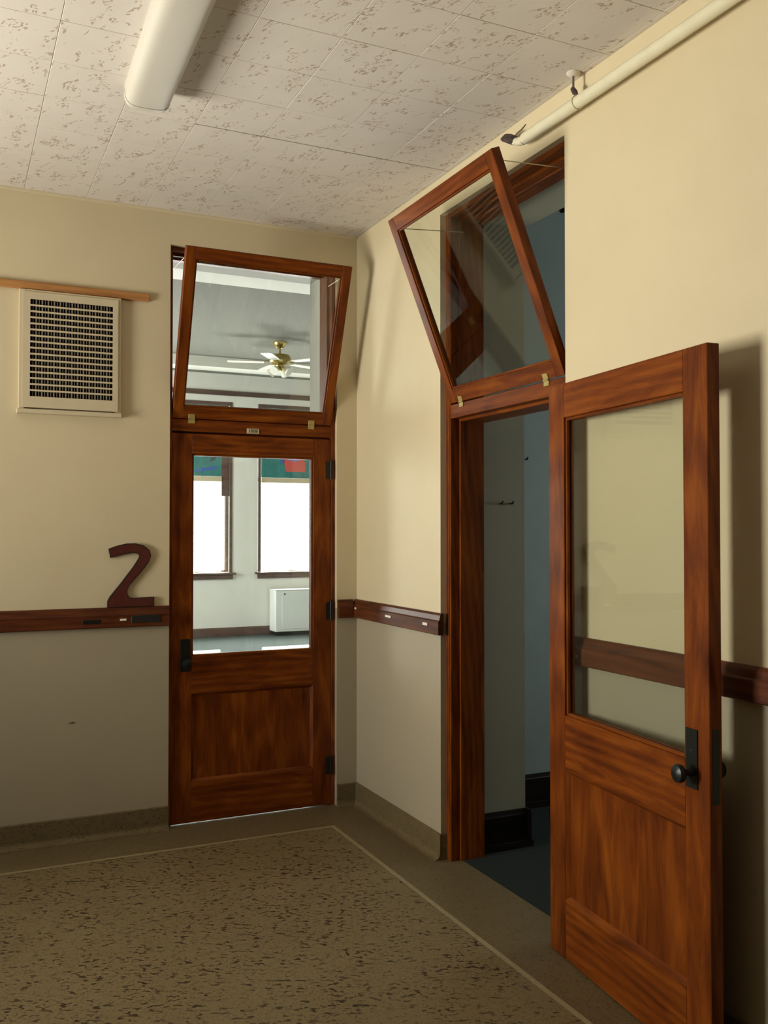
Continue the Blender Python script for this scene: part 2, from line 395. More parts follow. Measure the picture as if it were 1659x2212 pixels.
# ------------------------------------------------------------------ chair rails
RAIL = [(0, 1.094), (0.026, 1.094), (0.030, 1.098), (0.030, 1.160), (0.024, 1.166), (0.019, 1.190), (0.012, 1.200), (0, 1.200)]
def rail(name, plane, spans, mat, label):
    r = empty(name); struct(r, label, 'chair rail')
    for a, c in spans:
        bm = bmesh.new(); prism(bm, [(-d, z) for d, z in RAIL], a, c, plane); mk('rail_board', bm, mat, r, 0.0)
    return r
rail('trim_rail_back', 'yz', [(HX, BX0 - 0.003), (BX1 + 0.003, -0.031)], 'rail_x', 'dark wooden chair rail on the back wall either side of the closed door')
rail('trim_rail_right', 'xz', [(-0.0, RY0 - 0.030), (RY1 - 0.012, HY)], 'rail_y', 'dark wooden chair rail along the right wall')

# small fittings left on the rails
def tab_back(x, z, w, h, mat, name, label, cat, group=None):
    tag(box(name, (x - w / 2, x + w / 2, -0.034, -0.0302, z - h / 2, z + h / 2), mat, None, 0.001), label, cat, group)
def tab_right(y, z, w, h, mat, name, label, cat, group=None):
    tag(box(name, (-0.034, -0.0302, y - w / 2, y + w / 2, z - h / 2, z + h / 2), mat, None, 0.001), label, cat, group)
tab_back(-1.353, 1.135, 0.034, 0.011, 'tab', 'paper_tab', 'small white tab on the rail below the number two', 'tab', 'white tabs on the chair rail')
tab_back(-1.235, 1.136, 0.150, 0.038, 'black', 'name_holder', 'black metal strip on the rail beside the closed door', 'metal strip')
tab_back(-1.515, 1.130, 0.085, 0.020, 'iron', 'rail_stain_plate', 'faint dark green strip on the left rail, left of the white tab', 'metal strip')
tab_right(-0.055, 1.150, 0.020, 0.011, 'tab', 'paper_tab', 'small white tab on the right wall rail, in the corner', 'tab', 'white tabs on the chair rail')
tab_right(-0.500, 1.140, 0.070, 0.012, 'tab', 'paper_tab', 'small white tab midway along the short rail between corner and open doorway', 'tab', 'white tabs on the chair rail')
tab_right(-0.930, 1.139, 0.050, 0.013, 'tab', 'paper_tab', 'small white tab at the rail end beside the open doorway', 'tab', 'white tabs on the chair rail')
tab_right(-2.16, 1.128, 0.020, 0.010, 'tab', 'paper_tab', 'tiny pale tab on the rail behind the open door glass', 'tab', 'white tabs on the chair rail')

# ------------------------------------------------------------------ door frames
def frame(name, loc, rot, W, jl, jr, depth, label, zt=OT):
    f = empty(name, loc, rot); struct(f, label, 'door frame')
    y0 = 0.030; st = 0.012
    for s, j in ((0, jl), (1, jr)):
        bm = bmesh.new()
        a, c = (0, j) if s == 0 else (W - j, W)
        bx(bm, a, c, y0, y0 + 0.048, 0, zt)
        a2, c2 = (0, j + st) if s == 0 else (W - j - st, W)
        bx(bm, a2, c2, y0 + 0.048, depth, 0, zt)
        jo = mk('jamb', bm, 'wood_z', f, 0.0015)
        if j > 0.03:      # moulded bead on the wide jamb face
            for q in (0.012, 0.034):
                bm = bmesh.new(); u = q if s == 0 else W - q
                tube(bm, [(u, y0, 0.13), (u, y0, zt)], 0.0045, 8); mk('bead', bm, 'wood_z', jo, 0, 1, True)
    bm = bmesh.new(); bx(bm, jl, W - jr, y0, y0 + 0.048, zt - 0.024, zt); bx(bm, jl, W - jr, y0 + 0.048, depth, zt - 0.038, zt)
    hd = mk('head', bm, 'wood_x', f, 0.0015)
    bm = bmesh.new(); tube(bm, [(jl, y0 + 0.10, zt - 0.040), (W - jr, y0 + 0.10, zt - 0.040)], 0.006, 8); mk('bead', bm, 'wood_x', hd, 0, 1, True)
    bm = bmesh.new(); bx(bm, jl, W - jr, y0, y0 + 0.048, 2.152, 2.218); bx(bm, jl + st, W - jr - st, y0 + 0.048, depth, 2.138, 2.232)
    mk('transom_bar', bm, 'wood_x', f, 0.002)
    return f
fr1 = frame('trim_frame_1', (BX0, 0, 0), (0, 0, 0), BX1 - BX0, 0.018, 0.023, 0.195, 'brown wooden frame around the closed door and its transom')
fr2 = frame('trim_frame_2', (0, RY0, 0), (0, 0, R(-90)), RY0 - RY1, 0.050, 0.040, 0.212, 'brown wooden frame lining the open doorway on the right')

# number plate on the bar over the closed door
npx = -0.6305 - BX0
pl = box('number_plate', (npx - 0.036, npx + 0.036, 0.0255, 0.0298, 2.154, 2.183), 'plate', fr1, 0.001)
pl['label'] = 'pale plate with the door number'
def text(s, size, mat, parent, loc, rot, ext=0.0006, name='lettering'):
    c = bpy.data.curves.new('t', 'FONT'); c.body = s; c.size = size; c.extrude = ext; c.align_x = 'CENTER'; c.align_y = 'CENTER'
    t = bpy.data.objects.new('t', c); COL.objects.link(t)
    dg = bpy.context.evaluated_depsgraph_get(); me = bpy.data.meshes.new_from_object(t.evaluated_get(dg))
    bpy.data.objects.remove(t); me.materials.clear(); me.materials.append(M[mat])
    o = bpy.data.objects.new(name, me); COL.objects.link(o); o.parent = parent; o.location = loc; o.rotation_euler = rot
    return o
text('1008', 0.027, 'iron', pl, (npx, 0.0253, 2.1685), (R(90), 0, 0), 0.0006, 'digits')

# ------------------------------------------------------------------ doors (local: x along the width, front face at y=0, z up)
def door(name, loc, rot, w, hinge, label, h=2.140, t=0.045):
    d = empty(name, loc, rot); struct(d, label, 'door')
    s = 0.112; z0 = 0.006; gz0, gz1, pz0, pz1 = 0.912, 2.030, 0.226, 0.706
    for nm, dims, mt in (('stile', (0, s, 0, t, z0, h), 'wood_z'), ('stile', (w - s, w, 0, t, z0, h), 'wood_z'),
                         ('top_rail', (s, w - s, 0, t, gz1, h), 'wood_x'), ('lock_rail', (s, w - s, 0, t, pz1, gz0), 'wood_x'),
                         ('bottom_rail', (s, w - s, 0, t, z0, pz0), 'wood_x')):
        box(nm, dims, mt, d, 0.0018)
    pn = box('panel', (s - 0.002, w - s + 0.002, 0.016, t - 0.016, pz0 - 0.002, pz1 + 0.002), 'wood_z', d)
    # sticking around the panel, both faces: sloped fillets
    for a0, a1, c0, c1, par in ((s, w - s, pz0, pz1, pn),):
        for face in (0, 1):
            ya, yb = (0.002, 0.0158) if face == 0 else (t - 0.002, t - 0.0158)
            k = 0.014
            O = [(a0, c0), (a1, c0), (a1, c1), (a0, c1)]; I = [(a0 + k, c0 + k), (a1 - k, c0 + k), (a1 - k, c1 - k), (a0 + k, c1 - k)]
            for i in range(4):
                j = (i + 1) % 4; bm = bmesh.new()
                vo = [bm.verts.new((O[q][0], ya, O[q][1])) for q in (i, j)]; vi = [bm.verts.new((I[q][0], yb, I[q][1])) for q in (i, j)]
                vb_ = [bm.verts.new((O[q][0], yb, O[q][1])) for q in (i, j)]
                bm.faces.new((vo[0], vo[1], vi[1], vi[0])); bm.faces.new((vi[0], vi[1], vb_[1], vb_[0])); bm.faces.new((vb_[0], vb_[1], vo[1], vo[0]))
                bm.faces.new((vo[0], vi[0], vb_[0])); bm.faces.new((vo[1], vb_[1], vi[1]))
                mk('panel_moulding', bm, 'wood_x' if i % 2 == 0 else 'wood_z', par)
    gp = box('pane', (s - 0.004, w - s + 0.004, 0.020, 0.025, gz0 - 0.004, gz1 + 0.004), 'glass', d)
    for yb, ye in ((0.007, 0.0198), (0.0252, t - 0.007)):
        for dims, mt in (((s, s + 0.011, yb, ye, gz0, gz1), 'wood_z'), ((w - s - 0.011, w - s, yb, ye, gz0, gz1), 'wood_z'),
                         ((s + 0.011, w - s - 0.011, yb, ye, gz0, gz0 + 0.011), 'wood_x'), ((s + 0.011, w - s - 0.011, yb, ye, gz1 - 0.011, gz1), 'wood_x')):
            box('glazing_bead', dims, mt, d, 0.002)
    ku = w - 0.078 if hinge == 'L' else 0.078
    for face in (0, 1):
        sg = -1 if face == 0 else 1; yf = 0 if face == 0 else t
        a, c = sorted((yf, yf + sg * 0.004))
        pu = ku
        es = box('escutcheon', (pu - 0.027, pu + 0.027, a, c, 0.832, 1.010), 'iron', d, 0.001)
        bm = bmesh.new()
        lathe(bm, [(0.014, 0), (0.012, 0.006), (0.010, 0.012), (0.010, 0.026), (0.018, 0.030), (0.0265, 0.037), (0.0285, 0.046), (0.025, 0.055), (0.014, 0.060), (0.001, 0.0615)],
              (pu, yf + sg * 0.004, 0.880), (0, sg, 0), 24)
        mk('knob', bm, 'iron', es, 0, 1, True)
        bm = bmesh.new(); lathe(bm, [(0.0045, 0), (0.0045, 0.0012), (0.002, 0.0014)], (pu, yf + sg * 0.004, 0.945), (0, sg, 0), 12)
        mk('keyhole', bm, 'black', es)
    # lock face on the free edge, hinges on the other
    fu = (w, w + 0.0012) if hinge == 'L' else (-0.0012, 0)
    box('lock_plate', (fu[0], fu[1], 0.011, 0.034, 0.80, 1.02), 'iron', d)
    return d
def butt_hinges(parent, u, y, zs, sgn):
    for z in zs:
        bm = bmesh.new(); tube(bm, [(u, y, z - 0.055), (u, y, z + 0.055)], 0.0075, 12)
        hg = mk('hinge', bm, 'iron', parent, 0, 1, True)
        bm = bmesh.new(); tube(bm, [(u, y, z + 0.055), (u, y, z + 0.063)], [0.006, 0.002], 10); mk('finial', bm, 'iron', hg)
        box('leaf', (min(u, u - sgn * 0.030), max(u, u - sgn * 0.030), y, y + 0.0045, z - 0.05, z + 0.05), 'iron', hg)
dw1 = 0.936
d1 = door('door_1', (BX0 + 0.018, 0.031, 0), (0, 0, 0), dw1, 'R', 'closed dark brown door with a large glass pane over a wooden panel')
butt_hinges(d1, dw1 - 0.001, -0.0065, (1.960, 1.135, 0.235), 1)
d2 = door('door_2', (-0.080, -2.060, 0), (0, 0, R(-95.4)), 0.926, 'L', 'reddish brown glazed door swung open against the right wall', h=2.160)
butt_hinges(d2, -0.008, 0.049, (1.960, 1.135, 0.235), -1)

# ------------------------------------------------------------------ transom sashes, hinged at the foot and tipped into the hall
def sash(name, loc, rz, tilt, w, L, label, wires):
    t = 0.040; s = 0.054
    d = empty(name, loc, (R(tilt), 0, R(rz))); struct(d, label, 'transom window')
    for nm, dims, mt in (('stile', (0, s, 0, t, 0, L), 'wood_z'), ('stile', (w - s, w, 0, t, 0, L), 'wood_z'),
                         ('top_rail', (s, w - s, 0, t, L - 0.062, L), 'wood_x'), ('bottom_rail', (s, w - s, 0, t, 0, 0.066), 'wood_x')):
        box(nm, dims, mt, d, 0.0018)
    box('pane', (s - .004, w - s + .004, 0.019, 0.023, 0.062, L - 0.058), 'glass', d)
    for dims, mt in (((s, s + .009, .006, .0188, .066, L - .062), 'wood_z'), ((w - s - .009, w - s, .006, .0188, .066, L - .062), 'wood_z'),
                     ((s + .009, w - s - .009, .006, .0188, .066, .075), 'wood_x'), ((s + .009, w - s - .009, .006, .0188, L - .071, L - .062), 'wood_x')):
        box('glazing_bead', dims, mt, d, 0.0015)
    for u in (0.105, w - 0.125):
        hg = box('hinge', (u - .018, u + .018, -0.0035, 0.001, 0.003, 0.026), 'brass', d, 0.0008)
        bm = bmesh.new(); tube(bm, [(u - .018, -0.004, -0.001), (u + .018, -0.004, -0.001)], 0.0045, 10); mk('knuckle', bm, 'brass', hg, 0, 1, True)
        lf = box('lower_leaf', (u - .018, u + .018, -0.002, 0.002, -0.026, -0.004), 'brass', hg)
        lf.rotation_euler = (R(-tilt), 0, 0)
    mw = Matrix.LocRotScale(Vector(loc), d.rotation_euler, None).inverted()
    for pz, anchor in wires:
        bm = bmesh.new(); tube(bm, [(pz[0], t, pz[1]), mw @ Vector(anchor)], 0.0022, 6); mk('stay_wire', bm, 'wire', d)
    return d
LS = 0.916
sash('window_1', (BX0 + 0.019, 0.026, 2.222), 0, 20.6, 0.932, LS, 'tilted open transom over the closed door, showing the classroom ceiling',
     [((0.915, LS - 0.05), (-0.152, 0.10, 3.06)), ((0.015, LS - 0.05), (BX0 + 0.03, 0.10, 3.06))])
sash('window_2', (0.028, RY0 - 0.053, 2.224), -90, 21.8, 0.930, LS, 'tilted open transom over the open doorway on the right',
     [((0.915, LS - 0.05), (0.05, -2.019, 3.055)), ((0.015, LS - 0.05), (0.10, -1.10, 3.075))])

# ------------------------------------------------------------------ things on the back wall
v = empty('wall_vent', (-1.6225, 0, 2.52)); tag(v, 'cream metal wall vent with a fine grid, left of the closed door', 'vent')
def vb(name, x0, x1, y0, y1, z0, z1, mat, par=v, bev=0.0): return box(name, (x0 + 1.6225, x1 + 1.6225, y0, y1, z0 - 2.52, z1 - 2.52), mat, par, bev)
ox0, ox1, oz0, oz1 = -1.823, -1.415, 2.287, 2.783
for d in ((-1.876, -1.846, 2.222, 2.833), (-1.400, -1.372, 2.222, 2.833)): vb('surround', d[0], d[1], -0.030, -0.0005, d[2], d[3], 'cream', v, 0.002)
vb('surround', -1.846, -1.400, -0.030, -0.0005, 2.805, 2.833, 'cream', v, 0.002)
vb('sill', -1.884, -1.370, -0.044, -0.0005, 2.200, 2.222, 'cream', v, 0.002)
bm = bmesh.new()
for d in ((-1.858, ox0, 2.230, 2.820), (ox1, -1.388, 2.230, 2.820), (ox0, ox1, 2.230, oz0), (ox0, ox1, oz1, 2.820)):
    bx(bm, d[0] + 1.6225, d[1] + 1.6225, -0.036, -0.0305, d[2] - 2.52, d[3] - 2.52)
mk('face_plate', bm, 'cream', v)
vb('duct_back', ox0 - .02, ox1 + .02, -0.003, -0.001, oz0 - .02, oz1 + .02, 'dark')
n = 15; pz = (oz1 - oz0) / (n + 1)
for k in range(n): vb('louver', ox0, ox1, -0.0355, -0.029, oz0 + (k + 1) * pz - .0042, oz0 + (k + 1) * pz + .0042, 'cream')
n = 27; px = (ox1 - ox0) / (n + 1)
for k in range(n):
    hw_ = 0.0032 if k % 2 else 0.0012
    vb('vane', ox0 + (k + 1) * px - hw_, ox0 + (k + 1) * px + hw_, -0.026, -0.010, oz0, oz1, 'vane')

bt = box('wall_batten', (-2.75, -1.222, -0.021, -0.0005, 2.8365, 2.876), 'pine', None, 0.003)
tag(bt, 'light wooden batten fixed to the wall just above the vent', 'batten')

two = [(-1.427, 1.509), (-1.386, 1.524), (-1.337, 1.536), (-1.289, 1.537), (-1.246, 1.526), (-1.215, 1.501), (-1.207, 1.47), (-1.218, 1.439), (-1.239, 1.408), (-1.264, 1.377), (-1.294, 1.344), (-1.318, 1.316), (-1.33, 1.292), (-1.33, 1.27), (-1.318, 1.251), (-1.293, 1.246), (-1.245, 1.249), (-1.189, 1.25), (-1.19, 1.2005), (-1.432, 1.2005), (-1.432, 1.233), (-1.42, 1.257), (-1.396, 1.287), (-1.366, 1.324), (-1.337, 1.363), (-1.306, 1.403), (-1.282, 1.44), (-1.267, 1.467), (-1.273, 1.48), (-1.295, 1.486), (-1.337, 1.482), (-1.379, 1.472), (-1.418, 1.461)]
t2 = empty('number_sign', (-1.31, -0.012, 1.2005)); tag(t2, 'large maroon wooden numeral 2 standing on the chair rail', 'number')
pts = [(x + 1.31, z - 1.2005) for x, z in two]
bm = bmesh.new(); prism(bm, pts, -0.006, 0.010); mk('edge', bm, 'black', t2)
# slightly inset painted face
nn = len(pts); inset = []
area2 = sum(pts[i][0] * pts[(i + 1) % nn][1] - pts[(i + 1) % nn][0] * pts[i][1] for i in range(nn)); sg = 1 if area2 > 0 else -1
for i in range(nn):
    a, p, c = Vector(pts[i - 1]), Vector(pts[i]), Vector(pts[(i + 1) % nn])
    e1, e2 = (p - a).normalized(), (c - p).normalized()
    nrm = (Vector((-e1.y, e1.x)) + Vector((-e2.y, e2.x))); nrm = nrm.normalized() * sg
    inset.append(tuple(p + nrm * 0.0045))
bm = bmesh.new(); prism(bm, inset, -0.0085, -0.0062); mk('face', bm, 'maroon', t2)

# little dark scuff above the base: a fixed screw eye
bm = bmesh.new(); tube(bm, [(-1.62, -0.001, 0.612), (-1.605, -0.006, 0.615), (-1.59, -0.001, 0.611)], 0.003, 8)
tag(mk('screw_eye', bm, 'steel'), 'tiny dark staple in the lower wall left of the closed door', 'staple')

# ------------------------------------------------------------------ ceiling light
lf = empty('ceiling_light', (-1.497, -1.36, H), (0, 0, R(-1.6))); tag(lf, 'long unlit ceiling light with a rounded plastic cover', 'ceiling light')
hw, dp, Lf = 0.088, 0.098, 2.44
prof = []
for k in range(17):
    a = PI * k / 16
    c, s_ = math.cos(a), math.sin(a)
    prof.append((hw * math.copysign(abs(c) ** 0.52, c), -0.018 - (dp - 0.018) * abs(s_) ** 0.52))
bm = bmesh.new(); rings = []
for yy, k in ((-0.045, 1.0), (-Lf + 0.045, 1.0)):
    rings.append([bm.verts.new((x * k, yy, z)) for x, z in prof])
for a, c in zip(rings[0], rings[0][1:]):
    i = rings[0].index(a); bm.faces.new((rings[0][i], rings[0][i + 1], rings[1][i + 1], rings[1][i]))
mk('diffuser', bm, 'lens', lf, 0, 1, True)
for y0, y1, nm in ((-0.045, 0.0, 1), (-Lf + 0.045, -Lf, 2)):
    bm = bmesh.new(); rr = []
    for q, k in ((0.0, 1.015), (0.62, 1.0), (0.9, 0.93), (1.0, 0.80)):
        yy = y0 + (y1 - y0) * q
        rr.append([bm.verts.new((x * k, yy, -0.018 + (z + 0.018) * k)) for x, z in prof])
    for A, B in zip(rr, rr[1:]):
        for i in range(len(A) - 1): bm.faces.new((A[i], A[i + 1], B[i + 1], B[i]))
    bm.faces.new(rr[-1]); mk('end_cap', bm, 'lens', lf, 0, 1, True)
box('housing', (-hw + .006, hw - .006, -Lf + 0.006, -0.006, -0.018, -0.001), 'fix_white', lf)

# ------------------------------------------------------------------ steam pipe on the right wall
PZ = 3.222; PR = 0.024
pp = empty('steam_pipe', (-0.050, -1.850, PZ)); tag(pp, 'cream painted pipe running under the ceiling along the right wall', 'pipe')
bm = bmesh.new(); tube(bm, [(0, 0, 0), (0, -0.010, 0), (0, -9.9, 0)], [0.021, PR, PR], 24); mk('tube', bm, 'pipe', pp, 0, 1, True)
bm = bmesh.new(); tube(bm, [(0.0, 0.0, -0.004), (-0.002, 0.035, 0.002), (-0.006, 0.065, 0.014)], [0.019, 0.018, 0.015], 14); mk('elbow', bm, 'pipe', pp, 0, 1, True)
bm = bmesh.new(); tube(bm, [(-0.004, 0.052, 0.010), (-0.010, 0.08, 0.026), (-0.014, 0.11, 0.044), (-0.016, 0.145, 0.052)], [0.017, 0.022, 0.019, 0.005], 12)
for vv in bm.verts: vv.co += Vector((random.uniform(-.003, .003), random.uniform(-.003, .003), random.uniform(-.003, .003)))
mk('broken_fitting', bm, 'soot', pp)
bm = bmesh.new(); tube(bm, [(-0.012, 0.06, 0.024), (-0.020, 0.02, 0.028), (-0.020, -0.01, 0.030), (-0.014, -0.035, 0.044)], 0.0025, 6); mk('loose_wire', bm, 'soot', pp)
for yy in (-0.36, -2.6, -5.0):
    hg = empty('hanger'); hg.parent = pp; hg.location = (0, yy, 0)
    topz = H - PZ
    bm = bmesh.new(); lathe(bm, [(0.026, 0), (0.026, 0.004), (0.016, 0.012), (0.009, 0.014)], (0.004, 0.03, topz), (0, 0, -1), 20); mk('ceiling_plate', bm, 'fix_white', hg, 0, 1, True)
    bm = bmesh.new(); tube(bm, [(0.004, 0.03, topz - 0.012), (0.004, 0.03, 0.062)], 0.0045, 8); mk('rod', bm, 'steel', hg)
    bm = bmesh.new(); tube(bm, [(0.004, 0.034, 0.068), (0.002, 0.018, 0.048), (0.0, 0.0, 0.028)], [0.009, 0.011, 0.004], 10); mk('swivel', bm, 'soot', hg)
    bm = bmesh.new()
    ring = [((PR + .002) * math.cos(a), 0, (PR + .002) * math.sin(a)) for a in [2 * PI * q / 24 for q in range(25)]]
    tube(bm, ring, 0.002, 6, False); mk('ring', bm, 'pipe', hg, 0, 1, True)

# ------------------------------------------------------------------ side room behind the open doorway
struct(box('floor_side_room', (0.0905, SX1, SY0, SY1, -0.06, 0.001), 'carpet'), 'dark slate carpet in the room behind the open door', 'floor')
bm = bmesh.new(); bx(bm, RT, SX1 + .2, SY1, SY1 + 0.12, -0.05, CZ + .1); 
struct(mk('wall_side_room_back', bm, 'side_room_wall'), 'blue grey wall seen through the open doorway', 'wall')
bm = bmesh.new(); bx(bm, RT, SX1 + .2, SY0 - 0.12, SY0, -0.05, CZ + .1)
struct(mk('wall_side_room_front', bm, 'side_room_wall'), 'blue grey wall of the side room out of view', 'wall')
bm = bmesh.new(); a0, a1, b0, b1 = -2.50, -1.30, 1.10, 2.70
bx(bm, SX1, SX1 + .12, SY0, a0, -.05, CZ + .1); bx(bm, SX1, SX1 + .12, a1, SY1, -.05, CZ + .1); bx(bm, SX1, SX1 + .12, a0, a1, -.05, b0); bx(bm, SX1, SX1 + .12, a0, a1, b1, CZ + .1)
struct(mk('wall_side_room_right', bm, 'side_room_wall'), 'blue grey far wall of the side room with its window', 'wall')
sw = empty('window_side_room', (SX1 + .06, -1.9, 1.10)); struct(sw, 'window of the side room, outside the view', 'window')
for nm, d in (('jamb', (-.03, .03, -.6, -.55, 0, 1.6)), ('jamb', (-.03, .03, .55, .6, 0, 1.6)), ('rail', (-.03, .03, -.55, .55, 0, .05)), ('rail', (-.03, .03, -.55, .55, 1.55, 1.6))):
    box(nm, d, 'wood_z', sw)
box('pane', (-.003, .003, -.55, .55, .05, 1.55), 'glass', sw)
struct(box('ceiling_side_room', (RT, SX1 + .1, SY0, SY1, CZ, CZ + .1), 'side_room_wall'), 'plain ceiling of the side room', 'ceiling')
SK = [(0, 0), (0, 0.19), (0.010, 0.19), (0.014, 0.170), (0.018, 0.165), (0.018, 0.035), (0.030, 0.032), (0.032, 0.0)]
bm = bmesh.new(); prism(bm, [(RY0 - d, z + 0.001) for d, z in SK], 0.2125, RT + 0.0, 'yz'); prism(bm, [(SY1 - d, z + 0.001) for d, z in SK], RT, SX1, 'yz')
prism(bm, [(RT + d, z + 0.001) for d, z in SK], RY0 - 0.03, SY1, 'xz')
struct(mk('baseboard_side_room', bm, 'black_wood'), 'nearly black wooden skirting inside the open doorway', 'baseboard')
sp = empty('side_room_pipe', (0.90, -0.56, 3.493)); tag(sp, 'pale lagged pipe high in the room behind the open transom', 'pipe')
bm = bmesh.new(); tube(bm, [(0, 0.05, 0), (0, -3.4, 0)], 0.062, 24); mk('lagging', bm, 'fix_white', sp, 0, 1, True)
bm = bmesh.new(); tube(bm, [(0.03, -0.20, -0.075), (0.03, -0.26, -0.085)], 0.02, 8); mk('bracket', bm, 'black', sp)
for i, (x, y, z, lb) in enumerate(((0.345, RY0, 1.742, 'left one of two tiny dark hooks side by side inside the doorway'), (0.407, RY0, 1.742, 'right one of two tiny dark hooks side by side inside the doorway'),
                                   (0.855, SY1, 2.02, 'tiny dark hook on the blue grey wall, higher than the pair'))):
    bm = bmesh.new(); tube(bm, [(x, y - 0.0005, z), (x, y - 0.02, z), (x, y - 0.026, z + 0.012)], 0.0045, 8)
    tag(mk('wall_hook', bm, 'black'), lb, 'hook', 'hooks in the side room')

# ------------------------------------------------------------------ classroom behind the closed door
struct(box('floor_classroom', (CX0, CX1, 0.05, CY1 + .3, -0.06, -0.001), 'class_carpet'), 'dark teal classroom carpet with sun patches', 'floor')
struct(box('ceiling_classroom', (CX0 - .2, CX1 + .2, BT, CY1 + 0.4, CZ, CZ + 0.1), 'class_ceiling'), 'grey classroom ceiling seen through the transom', 'ceiling')
bm = bmesh.new(); a0, a1, b0, b1 = 5.2, 7.6, 0.95, 3.3
bx(bm, CX0 - .2, CX0, BT, a0, -.05, CZ + .1); bx(bm, CX0 - .2, CX0, a1, CY1, -.05, CZ + .1); bx(bm, CX0 - .2, CX0, a0, a1, -.05, b0); bx(bm, CX0 - .2, CX0, a0, a1, b1, CZ + .1)
struct(mk('wall_classroom_left', bm, 'class_wall'), 'left classroom wall with an opening added for fill light, out of view', 'wall')
sw = empty('window_classroom_added', (CX0 - .1, 6.4, b0)); struct(sw, 'added window letting fill light into the classroom, outside the view', 'window')  # unseen window, added only to house the classroom fill lamp
for nm, d in (('jamb', (-.03, .03, -1.2, -1.14, 0, 2.35)), ('jamb', (-.03, .03, 1.14, 1.2, 0, 2.35)), ('rail', (-.03, .03, -1.14, 1.14, 0, .06)), ('rail', (-.03, .03, -1.14, 1.14, 2.29, 2.35)), ('mullion', (-.03, .03, -.03, .03, .06, 2.29))):
    box(nm, d, 'class_wood', sw)
box('pane', (-.003, .003, -1.14, -.03, .06, 2.29), 'glass', sw); box('pane', (-.003, .003, .03, 1.14, .06, 2.29), 'glass', sw)
struct(box('wall_classroom_right', (CX1, CX1 + .2, BT, CY1, -.05, CZ + .1), 'class_wall'), 'right classroom wall out of view', 'wall')
bm = bmesh.new(); WT = 0.34
wins = [(0.60, 1.73), (2.14, 3.27)]; wz0, wz1 = 0.965, 3.57
px = CX0 - .2
for a, c in wins: bx(bm, px, a, CY1, CY1 + WT, -.05, CZ + .1); px = c
bx(bm, px, CX1 + .2, CY1, CY1 + WT, -.05, CZ + .1)
for a, c in wins: bx(bm, a, c, CY1, CY1 + WT, -.05, wz0); bx(bm, a, c, CY1, CY1 + WT, wz1, CZ + .1)
struct(mk('wall_classroom_far', bm, 'class_wall'), 'off white classroom wall with the two bright windows', 'wall')
struct(box('trim_picture_rail', (CX0, CX1, CY1 - 0.03, CY1 - 0.0005, 3.67, 3.74), 'class_wood', None, 0.004), 'brown picture rail above the classroom windows', 'picture rail')
bm = bmesh.new(); prism(bm, [(CY1 - d, z) for d, z in ((0, 0), (0, .13), (.012, .13), (.02, .11), (.02, 0))], CX0, CX1, 'yz')
struct(mk('baseboard_classroom', bm, 'class_wood'), 'brown skirting below the classroom windows', 'baseboard')
struct(box('ceiling_beam_far', (CX0, CX1, 7.47, 7.80, 3.86, CZ - 0.0005), 'class_wall'), 'shaded beam across the far end of the classroom ceiling', 'beam')
struct(box('ceiling_beam_near', (CX0, CX1, 2.95, 3.50, 3.93, CZ - 0.0005), 'class_wall'), 'pale beam across the near end of the classroom ceiling', 'beam')
